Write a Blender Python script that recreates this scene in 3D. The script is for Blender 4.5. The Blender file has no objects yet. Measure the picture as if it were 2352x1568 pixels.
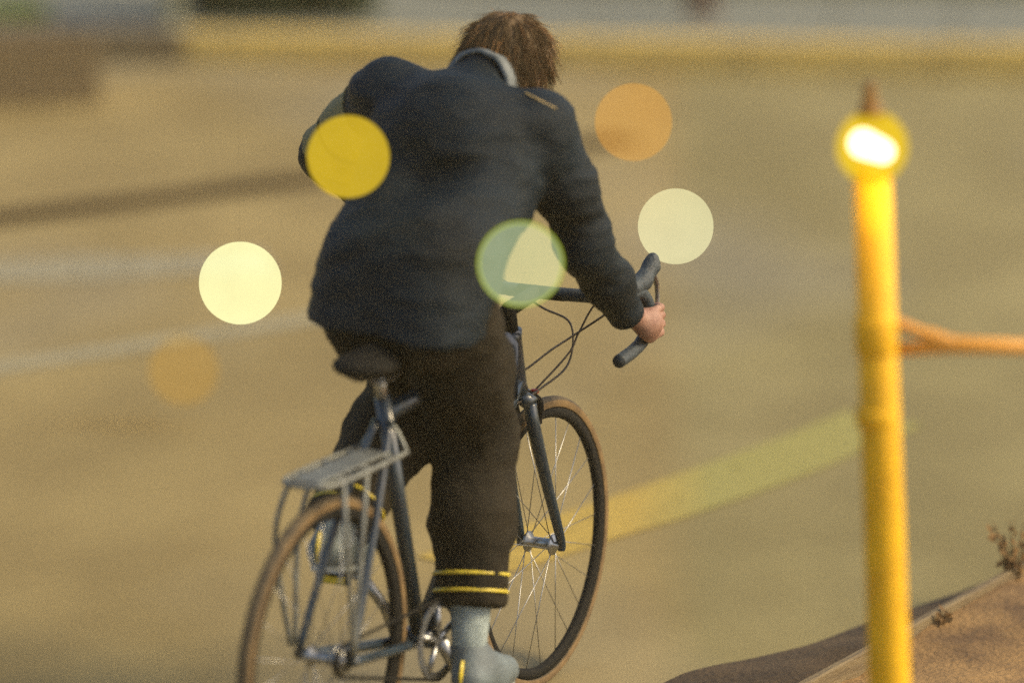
import bpy, math, random
import numpy as np
from mathutils import Vector, Matrix, noise as mnoise

random.seed(7)
rng = np.random.default_rng(7)
R = math.radians
sc = bpy.context.scene
col = sc.collection

# ------------------------------------------------------------------ camera
PITCH = R(12.5)
CAM_H = 2.70
cam_data = bpy.data.cameras.new('camera')
cam = bpy.data.objects.new('camera', cam_data)
col.objects.link(cam)
cam.location = (0, 0, CAM_H)
cam.rotation_euler = (math.pi / 2 - PITCH, 0, 0)
cam_data.lens = 135
cam_data.sensor_width = 36
cam_data.clip_start = 0.1
cam_data.clip_end = 500
cam_data.dof.use_dof = True
cam_data.dof.focus_distance = 8.75
cam_data.dof.aperture_fstop = 0.85
cam_data.dof.aperture_blades = 0
sc.camera = cam

# ------------------------------------------------------------------ sky, sun, exposure
SUN_AZ = R(98)      # degrees from +Y towards +X: from the right
SUN_EL = R(38)
world = bpy.data.worlds.new('World')
sc.world = world
world.use_nodes = True
wn = world.node_tree
sky = wn.nodes.new('ShaderNodeTexSky')
sky.sky_type = 'NISHITA'
sky.sun_disc = False
sky.sun_elevation = SUN_EL
sky.sun_rotation = SUN_AZ
sky.dust_density = 4.0
sky.air_density = 1.0
bg = wn.nodes['Background']
bg.inputs['Strength'].default_value = 0.11
wn.links.new(sky.outputs['Color'], bg.inputs['Color'])
sd = bpy.data.lights.new('sun', 'SUN')
sd.energy = 1.6
sd.angle = R(14)
sd.color = (1.0, 0.78, 0.42)
sun = bpy.data.objects.new('sun', sd)
col.objects.link(sun)
sdir = Vector((math.sin(SUN_AZ) * math.cos(SUN_EL), math.cos(SUN_AZ) * math.cos(SUN_EL), math.sin(SUN_EL)))
sun.rotation_euler = sdir.to_track_quat('Z', 'Y').to_euler()
sun.location = sdir * 30
vs = sc.view_settings
vs.view_transform = 'Standard'
vs.look = 'None'
vs.exposure = 0.87
vs.gamma = 1.0
vs.use_curve_mapping = False
sc.cycles.use_denoising = False
sc.cycles.max_bounces = 6
sc.cycles.transparent_max_bounces = 12

# ------------------------------------------------------------------ pixel helpers (pixels of a 2352 x 1568 view)
FPX = 135 / 36 * 2352
CF = Vector((0, math.cos(PITCH), -math.sin(PITCH)))
CU = Vector((0, math.sin(PITCH), math.cos(PITCH)))
CR = Vector((1, 0, 0))
CP = Vector((0, 0, CAM_H))
def ray(px, py):
    return CR * ((px - 1176) / FPX) + CU * ((784 - py) / FPX) + CF
def at_depth(px, py, d):
    return CP + ray(px, py) * d
def G(px, py, z=0.0):
    r = ray(px, py)
    return CP + r * ((z - CAM_H) / r.z)

# ------------------------------------------------------------------ materials
def mat(name, c, rough=0.6, c2=None, scale=30.0, bump=0.0, bscale=None, metal=0.0, spec=0.5, sheen=0.0, detail=4.0, coat=0.0, stretch=None):
    m = bpy.data.materials.new(name)
    m.use_nodes = True
    nt = m.node_tree
    b = nt.nodes['Principled BSDF']
    b.inputs['Roughness'].default_value = rough
    b.inputs['Metallic'].default_value = metal
    b.inputs['Specular IOR Level'].default_value = spec
    b.inputs['Sheen Weight'].default_value = sheen
    b.inputs['Coat Weight'].default_value = coat
    tc = nt.nodes.new('ShaderNodeTexCoord')
    src = tc.outputs['Object']
    if stretch:
        mp = nt.nodes.new('ShaderNodeMapping')
        mp.inputs['Scale'].default_value = stretch
        nt.links.new(src, mp.inputs['Vector'])
        src = mp.outputs['Vector']
    n = nt.nodes.new('ShaderNodeTexNoise')
    n.inputs['Scale'].default_value = scale
    n.inputs['Detail'].default_value = detail
    nt.links.new(src, n.inputs['Vector'])
    if c2 is None:
        c2 = tuple(x * 0.72 for x in c)
    rp = nt.nodes.new('ShaderNodeValToRGB')
    rp.color_ramp.elements[0].position = 0.33
    rp.color_ramp.elements[1].position = 0.68
    rp.color_ramp.elements[0].color = (*c2, 1)
    rp.color_ramp.elements[1].color = (*c, 1)
    nt.links.new(n.outputs['Fac'], rp.inputs['Fac'])
    nt.links.new(rp.outputs['Color'], b.inputs['Base Color'])
    if bump:
        n2 = nt.nodes.new('ShaderNodeTexNoise')
        n2.inputs['Scale'].default_value = bscale or scale * 4
        n2.inputs['Detail'].default_value = 6
        nt.links.new(src, n2.inputs['Vector'])
        bp = nt.nodes.new('ShaderNodeBump')
        bp.inputs['Strength'].default_value = bump
        bp.inputs['Distance'].default_value = 0.01
        nt.links.new(n2.outputs['Fac'], bp.inputs['Height'])
        nt.links.new(bp.outputs['Normal'], b.inputs['Normal'])
    return m

def disc_glow_mat(name, target, t, bg=(0.30, 0.22, 0.09)):
    """glow of a light disc: lets light through with a tint and adds its own"""
    k = 2 ** vs.exposure
    m = bpy.data.materials.new(name)
    m.use_nodes = True
    nt = m.node_tree
    nt.nodes.remove(nt.nodes['Principled BSDF'])
    out = nt.nodes['Material Output']
    tr_ = nt.nodes.new('ShaderNodeBsdfTransparent')
    tr_.inputs['Color'].default_value = (*t, 1)
    e = nt.nodes.new('ShaderNodeEmission')
    c = [max(0.0, (T - a * a * b) / (1 + a)) / k for T, a, b in zip(target, t, bg)]
    tc = nt.nodes.new('ShaderNodeTexCoord')
    n = nt.nodes.new('ShaderNodeTexNoise')
    n.inputs['Scale'].default_value = 8.0
    n.inputs['Detail'].default_value = 5.0
    nt.links.new(tc.outputs['Object'], n.inputs['Vector'])
    rp = nt.nodes.new('ShaderNodeValToRGB')
    rp.color_ramp.elements[0].position = 0.3
    rp.color_ramp.elements[1].position = 0.7
    rp.color_ramp.elements[0].color = (*[x * 0.90 for x in c], 1)
    rp.color_ramp.elements[1].color = (*[x * 1.05 for x in c], 1)
    nt.links.new(n.outputs['Fac'], rp.inputs['Fac'])
    nt.links.new(rp.outputs['Color'], e.inputs['Color'])
    ad = nt.nodes.new('ShaderNodeAddShader')
    nt.links.new(tr_.outputs[0], ad.inputs[0])
    nt.links.new(e.outputs[0], ad.inputs[1])
    nt.links.new(ad.outputs[0], out.inputs['Surface'])
    return m

def glow(name, c, strength, opacity=1.0):
    """lit frosted glass: gives off light, lets part of what is behind through"""
    m = bpy.data.materials.new(name)
    m.use_nodes = True
    nt = m.node_tree
    nt.nodes.remove(nt.nodes['Principled BSDF'])
    out = nt.nodes['Material Output']
    e = nt.nodes.new('ShaderNodeEmission')
    tc = nt.nodes.new('ShaderNodeTexCoord')
    n = nt.nodes.new('ShaderNodeTexNoise')
    n.inputs['Scale'].default_value = 9.0
    nt.links.new(tc.outputs['Object'], n.inputs['Vector'])
    rp = nt.nodes.new('ShaderNodeValToRGB')
    rp.color_ramp.elements[0].position = 0.3
    rp.color_ramp.elements[1].position = 0.7
    rp.color_ramp.elements[0].color = (*[x * 0.93 for x in c], 1)
    rp.color_ramp.elements[1].color = (*c, 1)
    nt.links.new(n.outputs['Fac'], rp.inputs['Fac'])
    nt.links.new(rp.outputs['Color'], e.inputs['Color'])
    e.inputs['Strength'].default_value = strength
    if opacity >= 1:
        nt.links.new(e.outputs[0], out.inputs['Surface'])
    else:
        t = nt.nodes.new('ShaderNodeBsdfTransparent')
        if opacity <= 0:      # clear glass: only adds its own light
            mx = nt.nodes.new('ShaderNodeAddShader')
            nt.links.new(t.outputs[0], mx.inputs[0])
            nt.links.new(e.outputs[0], mx.inputs[1])
        else:
            mx = nt.nodes.new('ShaderNodeMixShader')
            mx.inputs['Fac'].default_value = opacity
            nt.links.new(t.outputs[0], mx.inputs[1])
            nt.links.new(e.outputs[0], mx.inputs[2])
        nt.links.new(mx.outputs[0], out.inputs['Surface'])
    return m

def ground_mat():
    m = bpy.data.materials.new('worn_asphalt')
    m.use_nodes = True
    nt = m.node_tree
    b = nt.nodes['Principled BSDF']
    b.inputs['Roughness'].default_value = 0.85
    b.inputs['Specular IOR Level'].default_value = 0.3
    tc = nt.nodes.new('ShaderNodeTexCoord')
    def nz(scale, detail, stretch=(1, 1, 1)):
        mp = nt.nodes.new('ShaderNodeMapping')
        mp.inputs['Scale'].default_value = stretch
        nt.links.new(tc.outputs['Object'], mp.inputs['Vector'])
        n = nt.nodes.new('ShaderNodeTexNoise')
        n.inputs['Scale'].default_value = scale
        n.inputs['Detail'].default_value = detail
        nt.links.new(mp.outputs['Vector'], n.inputs['Vector'])
        return n.outputs['Fac']
    def ramp(fac, p0, c0, p1, c1):
        r = nt.nodes.new('ShaderNodeValToRGB')
        r.color_ramp.elements[0].position = p0
        r.color_ramp.elements[0].color = (*c0, 1)
        r.color_ramp.elements[1].position = p1
        r.color_ramp.elements[1].color = (*c1, 1)
        nt.links.new(fac, r.inputs['Fac'])
        return r.outputs['Color']
    def mixc(a, bcol, fac, mode='MIX'):
        x = nt.nodes.new('ShaderNodeMix')
        x.data_type = 'RGBA'
        x.blend_type = mode
        if isinstance(fac, float):
            x.inputs['Factor'].default_value = fac
        else:
            nt.links.new(fac, x.inputs['Factor'])
        nt.links.new(a, x.inputs['A'])
        nt.links.new(bcol, x.inputs['B'])
        return x.outputs['Result']
    # broad patches, and double-exposure tint put into the colour: warm left, greyer green right
    warm = ramp(nz(0.55, 3, (1, 0.35, 1)), 0.36, (0.250, 0.192, 0.074), 0.66, (0.325, 0.250, 0.100))
    cool = ramp(nz(0.7, 3, (1, 0.35, 1)), 0.36, (0.235, 0.198, 0.080), 0.66, (0.280, 0.238, 0.104))
    sx = nt.nodes.new('ShaderNodeSeparateXYZ')
    nt.links.new(tc.outputs['Object'], sx.inputs[0])
    wob = nt.nodes.new('ShaderNodeMath'); wob.operation = 'MULTIPLY_ADD'
    nt.links.new(sx.outputs['Y'], wob.inputs[0]); wob.inputs[1].default_value = -0.0438; wob.inputs[2].default_value = 0.0
    edge = nt.nodes.new('ShaderNodeMath'); edge.operation = 'ADD'
    nt.links.new(sx.outputs['X'], edge.inputs[0]); nt.links.new(wob.outputs[0], edge.inputs[1])
    mr = nt.nodes.new('ShaderNodeMapRange')
    mr.inputs['From Min'].default_value = -0.07
    mr.inputs['From Max'].default_value = 0.08
    nt.links.new(edge.outputs[0], mr.inputs['Value'])
    base = mixc(warm, cool, mr.outputs['Result'])
    grey = ramp(nz(0.9, 2), 0.3, (0.235, 0.215, 0.150), 0.7, (0.270, 0.255, 0.190))
    pm = nt.nodes.new('ShaderNodeMapRange')
    pm.inputs['From Min'].default_value = 0.50
    pm.inputs['From Max'].default_value = 0.66
    pm.inputs['To Max'].default_value = 0.75
    nt.links.new(nz(0.42, 2, (1, 0.5, 1)), pm.inputs['Value'])
    base = mixc(base, grey, pm.outputs['Result'])
    stain = ramp(nz(1.6, 5, (1, 0.6, 1)), 0.42, (0.86, 0.84, 0.80), 0.62, (1.03, 1.02, 1.0))
    base = mixc(base, stain, 1.0, 'MULTIPLY')
    grit = ramp(nz(260, 2), 0.35, (0.72, 0.72, 0.72), 0.68, (1.22, 1.22, 1.22))
    base = mixc(base, grit, 0.8, 'MULTIPLY')
    nt.links.new(base, b.inputs['Base Color'])
    bp = nt.nodes.new('ShaderNodeBump')
    bp.inputs['Strength'].default_value = 0.4
    bp.inputs['Distance'].default_value = 0.004
    nt.links.new(nz(300, 3), bp.inputs['Height'])
    nt.links.new(bp.outputs['Normal'], b.inputs['Normal'])
    return m

def paint_mat(name, c, wear=0.45):
    m = mat(name, c, 0.7, tuple(x * 0.8 for x in c), 6, 0.3, 200)
    nt = m.node_tree
    b = nt.nodes['Principled BSDF']
    tc = nt.nodes.new('ShaderNodeTexCoord')
    n = nt.nodes.new('ShaderNodeTexNoise')
    n.inputs['Scale'].default_value = 16
    n.inputs['Detail'].default_value = 8
    nt.links.new(tc.outputs['Object'], n.inputs['Vector'])
    r = nt.nodes.new('ShaderNodeValToRGB')
    r.color_ramp.elements[0].position = wear - 0.12
    r.color_ramp.elements[0].color = (0, 0, 0, 1)
    r.color_ramp.elements[1].position = wear + 0.12
    r.color_ramp.elements[1].color = (1, 1, 1, 1)
    nt.links.new(n.outputs['Fac'], r.inputs['Fac'])
    nt.links.new(r.outputs['Color'], b.inputs['Alpha'])
    return m

M = {}
M['asphalt'] = ground_mat()
M['tar'] = mat('tar', (0.055, 0.033, 0.010), 0.95, (0.035, 0.021, 0.007), 2, 0.3, 40, spec=0.1)
M['white_paint'] = paint_mat('worn_white_paint', (0.33, 0.29, 0.165), 0.34)
M['grey_paint'] = paint_mat('worn_grey_paint', (0.31, 0.275, 0.165), 0.36)
M['yellow_paint'] = paint_mat('yellow_paint', (0.48, 0.33, 0.045), 0.22)
M['green_paint'] = paint_mat('faded_yellow_paint', (0.31, 0.275, 0.06), 0.25)
def stripe_mat():
    m = paint_mat('tinted_yellow_stripe', (0.46, 0.32, 0.05), 0.27)
    nt = m.node_tree
    b = nt.nodes['Principled BSDF']
    old = b.inputs['Base Color'].links[0].from_socket
    gp = nt.nodes.new('ShaderNodeNewGeometry')
    sx = nt.nodes.new('ShaderNodeSeparateXYZ'); nt.links.new(gp.outputs['Position'], sx.inputs[0])
    a = nt.nodes.new('ShaderNodeMath'); a.operation = 'MULTIPLY_ADD'
    nt.links.new(sx.outputs['Y'], a.inputs[0]); a.inputs[1].default_value = -0.0438
    nt.links.new(sx.outputs['X'], a.inputs[2])
    mr = nt.nodes.new('ShaderNodeMapRange')
    mr.inputs['From Min'].default_value = -0.12; mr.inputs['From Max'].default_value = 0.10
    nt.links.new(a.outputs[0], mr.inputs['Value'])
    x = nt.nodes.new('ShaderNodeMix'); x.data_type = 'RGBA'
    nt.links.new(mr.outputs['Result'], x.inputs['Factor'])
    nt.links.new(old, x.inputs['A'])
    x.inputs['B'].default_value = (0.285, 0.255, 0.060, 1)  # double-exposure tint put into the paint colour, greener right of the split
    nt.links.new(x.outputs['Result'], b.inputs['Base Color'])
    return m
M['stripe'] = stripe_mat()
M['kerb_yellow'] = mat('kerb_yellow', (0.66, 0.47, 0.12), 0.75, (0.52, 0.38, 0.12), 5, 0.4, 60)
M['kerb_plain'] = mat('kerb_plain', (0.20, 0.155, 0.08), 0.85, (0.14, 0.10, 0.05), 5, 0.4, 60)
M['pavement'] = mat('pavement', (0.19, 0.195, 0.15), 0.9, (0.145, 0.155, 0.125), 2.2, 0.3, 120)
M['pave_joint'] = mat('pave_joint', (0.11, 0.105, 0.08), 0.9)
M['brown_wood'] = mat('brown_wood', (0.19, 0.14, 0.065), 0.75, (0.12, 0.085, 0.04), 8, 0.4, 40, stretch=(1, 8, 8))
M['soil'] = mat('soil', (0.32, 0.19, 0.065), 0.95, (0.115, 0.065, 0.025), 5, 0.8, 60, detail=8)
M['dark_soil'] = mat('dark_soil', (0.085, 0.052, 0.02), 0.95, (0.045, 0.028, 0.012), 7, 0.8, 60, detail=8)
M['leaf'] = mat('leaf', (0.032, 0.055, 0.014), 0.6, (0.012, 0.026, 0.008), 9)
M['leaf_lime'] = mat('leaf_lime', (0.15, 0.21, 0.015), 0.6, (0.08, 0.13, 0.01), 9)
M['grass'] = mat('grass', (0.27, 0.26, 0.085), 0.7, (0.17, 0.18, 0.05), 4)
M['bark'] = mat('bark', (0.09, 0.06, 0.035), 0.9, None, 20, 0.6)
M['pale_post'] = mat('pale_post', (0.42, 0.42, 0.28), 0.6)
M['red_post'] = mat('red_post', (0.11, 0.045, 0.025), 0.6)
M['pale_blue'] = mat('pale_blue_plastic', (0.40, 0.52, 0.54), 0.45)
# rider
M['jacket'] = mat('navy_jacket', (0.0045, 0.0130, 0.0215), 0.62, (0.0022, 0.0058, 0.0085), 5, 0.35, 700, spec=0.22)
M['panel'] = mat('olive_mesh', (0.23, 0.21, 0.085), 0.65, (0.14, 0.125, 0.05), 240, 0.6, 300)
M['collar'] = mat('grey_collar', (0.20, 0.22, 0.215), 0.7, (0.10, 0.115, 0.115), 25)
M['trousers'] = mat('dark_trousers', (0.022, 0.017, 0.009), 0.8, (0.011, 0.009, 0.005), 10, 0.35, 500, spec=0.2)
M['skin'] = mat('skin', (0.34, 0.195, 0.135), 0.6, (0.25, 0.125, 0.085), 45, 0.25, 300)
M['hair'] = mat('hair', (0.120, 0.072, 0.022), 0.75, (0.060, 0.034, 0.011), 20, stretch=(6, 6, 1))
M['hair_light'] = mat('hair_light', (0.30, 0.145, 0.04), 0.4, (0.16, 0.08, 0.02), 20)
M['sock'] = mat('pale_sock', (0.34, 0.40, 0.38), 0.85, (0.24, 0.29, 0.28), 50, 0.5, 500)
M['shoe'] = mat('pale_shoe', (0.15, 0.185, 0.19), 0.6, (0.09, 0.11, 0.115), 14, 0.3, 200)
M['sole'] = mat('shoe_sole', (0.32, 0.35, 0.33), 0.7)
M['reflect_yellow'] = mat('reflective_yellow', (0.72, 0.58, 0.05), 0.35, (0.55, 0.42, 0.04), 60)
M['piping'] = mat('cream_piping', (0.55, 0.40, 0.16), 0.5)
# bicycle
M['frame'] = mat('navy_frame', (0.018, 0.032, 0.045), 0.30, (0.013, 0.022, 0.032), 12, coat=0.4)
M['black'] = mat('black_rubber', (0.012, 0.011, 0.009), 0.85, (0.007, 0.007, 0.006), 40, 0.2, spec=0.2)
M['tyre'] = mat('tyre_rubber', (0.095, 0.068, 0.032), 0.8, (0.050, 0.038, 0.020), 30, 0.3)
M['gum'] = mat('tan_sidewall', (0.19, 0.12, 0.045), 0.75, (0.12, 0.075, 0.03), 30)
M['tape'] = mat('bar_tape', (0.035, 0.05, 0.06), 0.6, (0.02, 0.028, 0.035), 60, 0.4, 120)
M['alloy'] = mat('alloy', (0.42, 0.42, 0.40), 0.35, (0.30, 0.30, 0.29), 30, metal=0.9)
M['rack'] = mat('grey_rack', (0.24, 0.25, 0.22), 0.55, (0.15, 0.155, 0.14), 25, metal=0.5)
M['cable'] = mat('cable', (0.05, 0.035, 0.02), 0.5)
M['bag'] = mat('plum_bag', (0.042, 0.030, 0.034), 0.7, (0.022, 0.017, 0.020), 18, 0.4, 400)
M['red'] = mat('red_plastic', (0.42, 0.045, 0.02), 0.35)
# lamps
M['post_yellow'] = mat('yellow_post', (0.86, 0.50, 0.010), 0.6, (0.70, 0.38, 0.012), 11, 0.3, 50, spec=0.3, detail=8)
M['arm_orange'] = mat('orange_arm', (0.66, 0.31, 0.035), 0.5, (0.52, 0.24, 0.03), 9)
M['lamp_cap'] = mat('lamp_cap', (0.20, 0.105, 0.012), 0.6)
M['amber_halo'] = glow('amber_halo', (1.0, 0.66, 0.004), 0.55, 0.6)  # halo around the bulb, put into a glowing globe
M['bulb_glow'] = glow('bulb_glow', (1.0, 0.84, 0.55), 4.5)
M['nylon'] = mat('clear_nylon', (0.30, 0.24, 0.12), 0.4)
M['nylon'].node_tree.nodes['Principled BSDF'].inputs['Alpha'].default_value = 0.3
M['wire'] = mat('thin_wire', (0.16, 0.13, 0.07), 0.6)

# ------------------------------------------------------------------ object helpers
def obj(name, verts, faces, m, parent=None, smooth=True, loc=None):
    me = bpy.data.meshes.new(name)
    me.from_pydata([tuple(v) for v in verts], [], [tuple(f) for f in faces])
    me.materials.append(m)
    if smooth:
        me.polygons.foreach_set('use_smooth', [True] * len(me.polygons))
    me.update()
    o = bpy.data.objects.new(name, me)
    col.objects.link(o)
    if parent:
        o.parent = parent
    if loc is not None:
        o.location = loc
    return o
def tag(o, label=None, cat=None, group=None, kind=None):
    if label: o['label'] = label
    if cat: o['category'] = cat
    if group: o['group'] = group
    if kind: o['kind'] = kind
    return o
def empty(name, loc, rot=(0, 0, 0)):
    o = bpy.data.objects.new(name, None)
    o.empty_display_size = 0.1
    col.objects.link(o)
    o.location = loc
    o.rotation_euler = rot
    return o

class MB:
    def __init__(self):
        self.v = []; self.f = []
    def add(self, vs, fs):
        k = len(self.v)
        self.v += [tuple(x) for x in vs]
        self.f += [tuple(i + k for i in f) for f in fs]
        return self
    def tube(self, pts, r, n=10, closed=False, cap=True, flat=None):
        pts = [Vector(p) for p in pts]
        if not hasattr(r, '__len__'):
            r = [r] * len(pts)
        N = len(pts)
        tang = []
        for i in range(N):
            if closed:
                t = pts[(i + 1) % N] - pts[i - 1]
            else:
                t = pts[min(i + 1, N - 1)] - pts[max(i - 1, 0)]
            tang.append(t.normalized())
        a = Vector((0, 0, 1)) if abs(tang[0].z) < 0.9 else Vector((1, 0, 0))
        u = (a - tang[0] * a.dot(tang[0])).normalized()
        vs, fs = [], []
        for i in range(N):
            u = (u - tang[i] * u.dot(tang[i])).normalized()
            w = tang[i].cross(u)
            for k in range(n):
                t = 2 * math.pi * k / n
                fl = flat if flat else 1.0
                vs.append(pts[i] + u * (r[i] * fl * math.cos(t)) + w * (r[i] * math.sin(t)))
        M_ = N if closed else N - 1
        for i in range(M_):
            j = (i + 1) % N
            for k in range(n):
                fs.append((i * n + k, i * n + (k + 1) % n, j * n + (k + 1) % n, j * n + k))
        if not closed and cap:
            fs.append(tuple(range(n - 1, -1, -1)))
            fs.append(tuple((N - 1) * n + k for k in range(n)))
        return self.add(vs, fs)
    def box(self, c, s, bev=0.0, rot=None):
        cx, cy, cz = c; x, y, z = (q / 2 for q in s)
        b = min(bev, x * 0.9, y * 0.9, z * 0.9)
        if b <= 0:
            vs = [(i * x, j * y, k * z) for i in (-1, 1) for j in (-1, 1) for k in (-1, 1)]
            fs = [(0, 1, 3, 2), (4, 6, 7, 5), (0, 4, 5, 1), (2, 3, 7, 6), (0, 2, 6, 4), (1, 5, 7, 3)]
        else:
            vs, idx, fs = [], {}, []
            for i in (-1, 1):
                for j in (-1, 1):
                    for k in (-1, 1):
                        for ax in range(3):
                            p = [i * (x - b), j * (y - b), k * (z - b)]
                            p[ax] = (i * x, j * y, k * z)[ax]
                            idx[(i, j, k, ax)] = len(vs); vs.append(tuple(p))
            for i in (-1, 1):
                q = [(i, -1, -1, 0), (i, 1, -1, 0), (i, 1, 1, 0), (i, -1, 1, 0)]
                fs.append(tuple(idx[t] for t in (q if i > 0 else q[::-1])))
                q = [(-1, i, -1, 1), (-1, i, 1, 1), (1, i, 1, 1), (1, i, -1, 1)]
                fs.append(tuple(idx[t] for t in (q if i > 0 else q[::-1])))
                q = [(-1, -1, i, 2), (1, -1, i, 2), (1, 1, i, 2), (-1, 1, i, 2)]
                fs.append(tuple(idx[t] for t in (q if i > 0 else q[::-1])))
            for i in (-1, 1):
                for j in (-1, 1):
                    fs.append((idx[(i, j, -1, 0)], idx[(i, j, 1, 0)], idx[(i, j, 1, 1)], idx[(i, j, -1, 1)]))
                    fs.append((idx[(i, -1, j, 0)], idx[(i, 1, j, 0)], idx[(i, 1, j, 2)], idx[(i, -1, j, 2)]))
                    fs.append((idx[(-1, i, j, 1)], idx[(1, i, j, 1)], idx[(1, i, j, 2)], idx[(-1, i, j, 2)]))
                    for k in (-1, 1):
                        fs.append((idx[(i, j, k, 0)], idx[(i, j, k, 1)], idx[(i, j, k, 2)]))
        if rot is not None:
            vs = [rot @ Vector(v) for v in vs]
        return self.add([(v[0] + cx, v[1] + cy, v[2] + cz) for v in vs], fs)
    def lathe(self, prof, n=24, axis='Z', c=(0, 0, 0)):
        vs, fs = [], []
        for (r, h) in prof:
            for k in range(n):
                t = 2 * math.pi * k / n
                p = (r * math.cos(t), r * math.sin(t), h)
                if axis == 'X': p = (p[2], p[0], p[1])
                if axis == 'Y': p = (p[1], p[2], p[0])
                vs.append((p[0] + c[0], p[1] + c[1], p[2] + c[2]))
        for i in range(len(prof) - 1):
            for k in range(n):
                fs.append((i * n + k, i * n + (k + 1) % n, (i + 1) * n + (k + 1) % n, (i + 1) * n + k))
        return self.add(vs, fs)
    def ellipsoid(self, c, r, n=20, rot=None):
        prof = [(max(1e-4, math.sin(math.pi * i / n)), -math.cos(math.pi * i / n)) for i in range(n + 1)]
        m = MB().lathe(prof, n * 2)
        vs = [Vector((v[0] * r[0], v[1] * r[1], v[2] * r[2])) for v in m.v]
        if rot is not None:
            vs = [rot @ v for v in vs]
        return self.add([v + Vector(c) for v in vs], m.f)
    def build(self, name, m, parent=None, smooth=True, loc=None):
        return obj(name, self.v, self.f, m, parent, smooth, loc)

def spline(pts, n=8):
    P = [Vector(p) for p in pts]
    out = []
    for i in range(len(P) - 1):
        p0 = P[max(i - 1, 0)]; p1 = P[i]; p2 = P[i + 1]; p3 = P[min(i + 2, len(P) - 1)]
        for k in range(n):
            t = k / n
            out.append(0.5 * ((2 * p1) + (p2 - p0) * t + (2 * p0 - 5 * p1 + 4 * p2 - p3) * t * t + (3 * p1 - p0 - 3 * p2 + p3) * t ** 3))
    out.append(P[-1])
    return out

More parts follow.
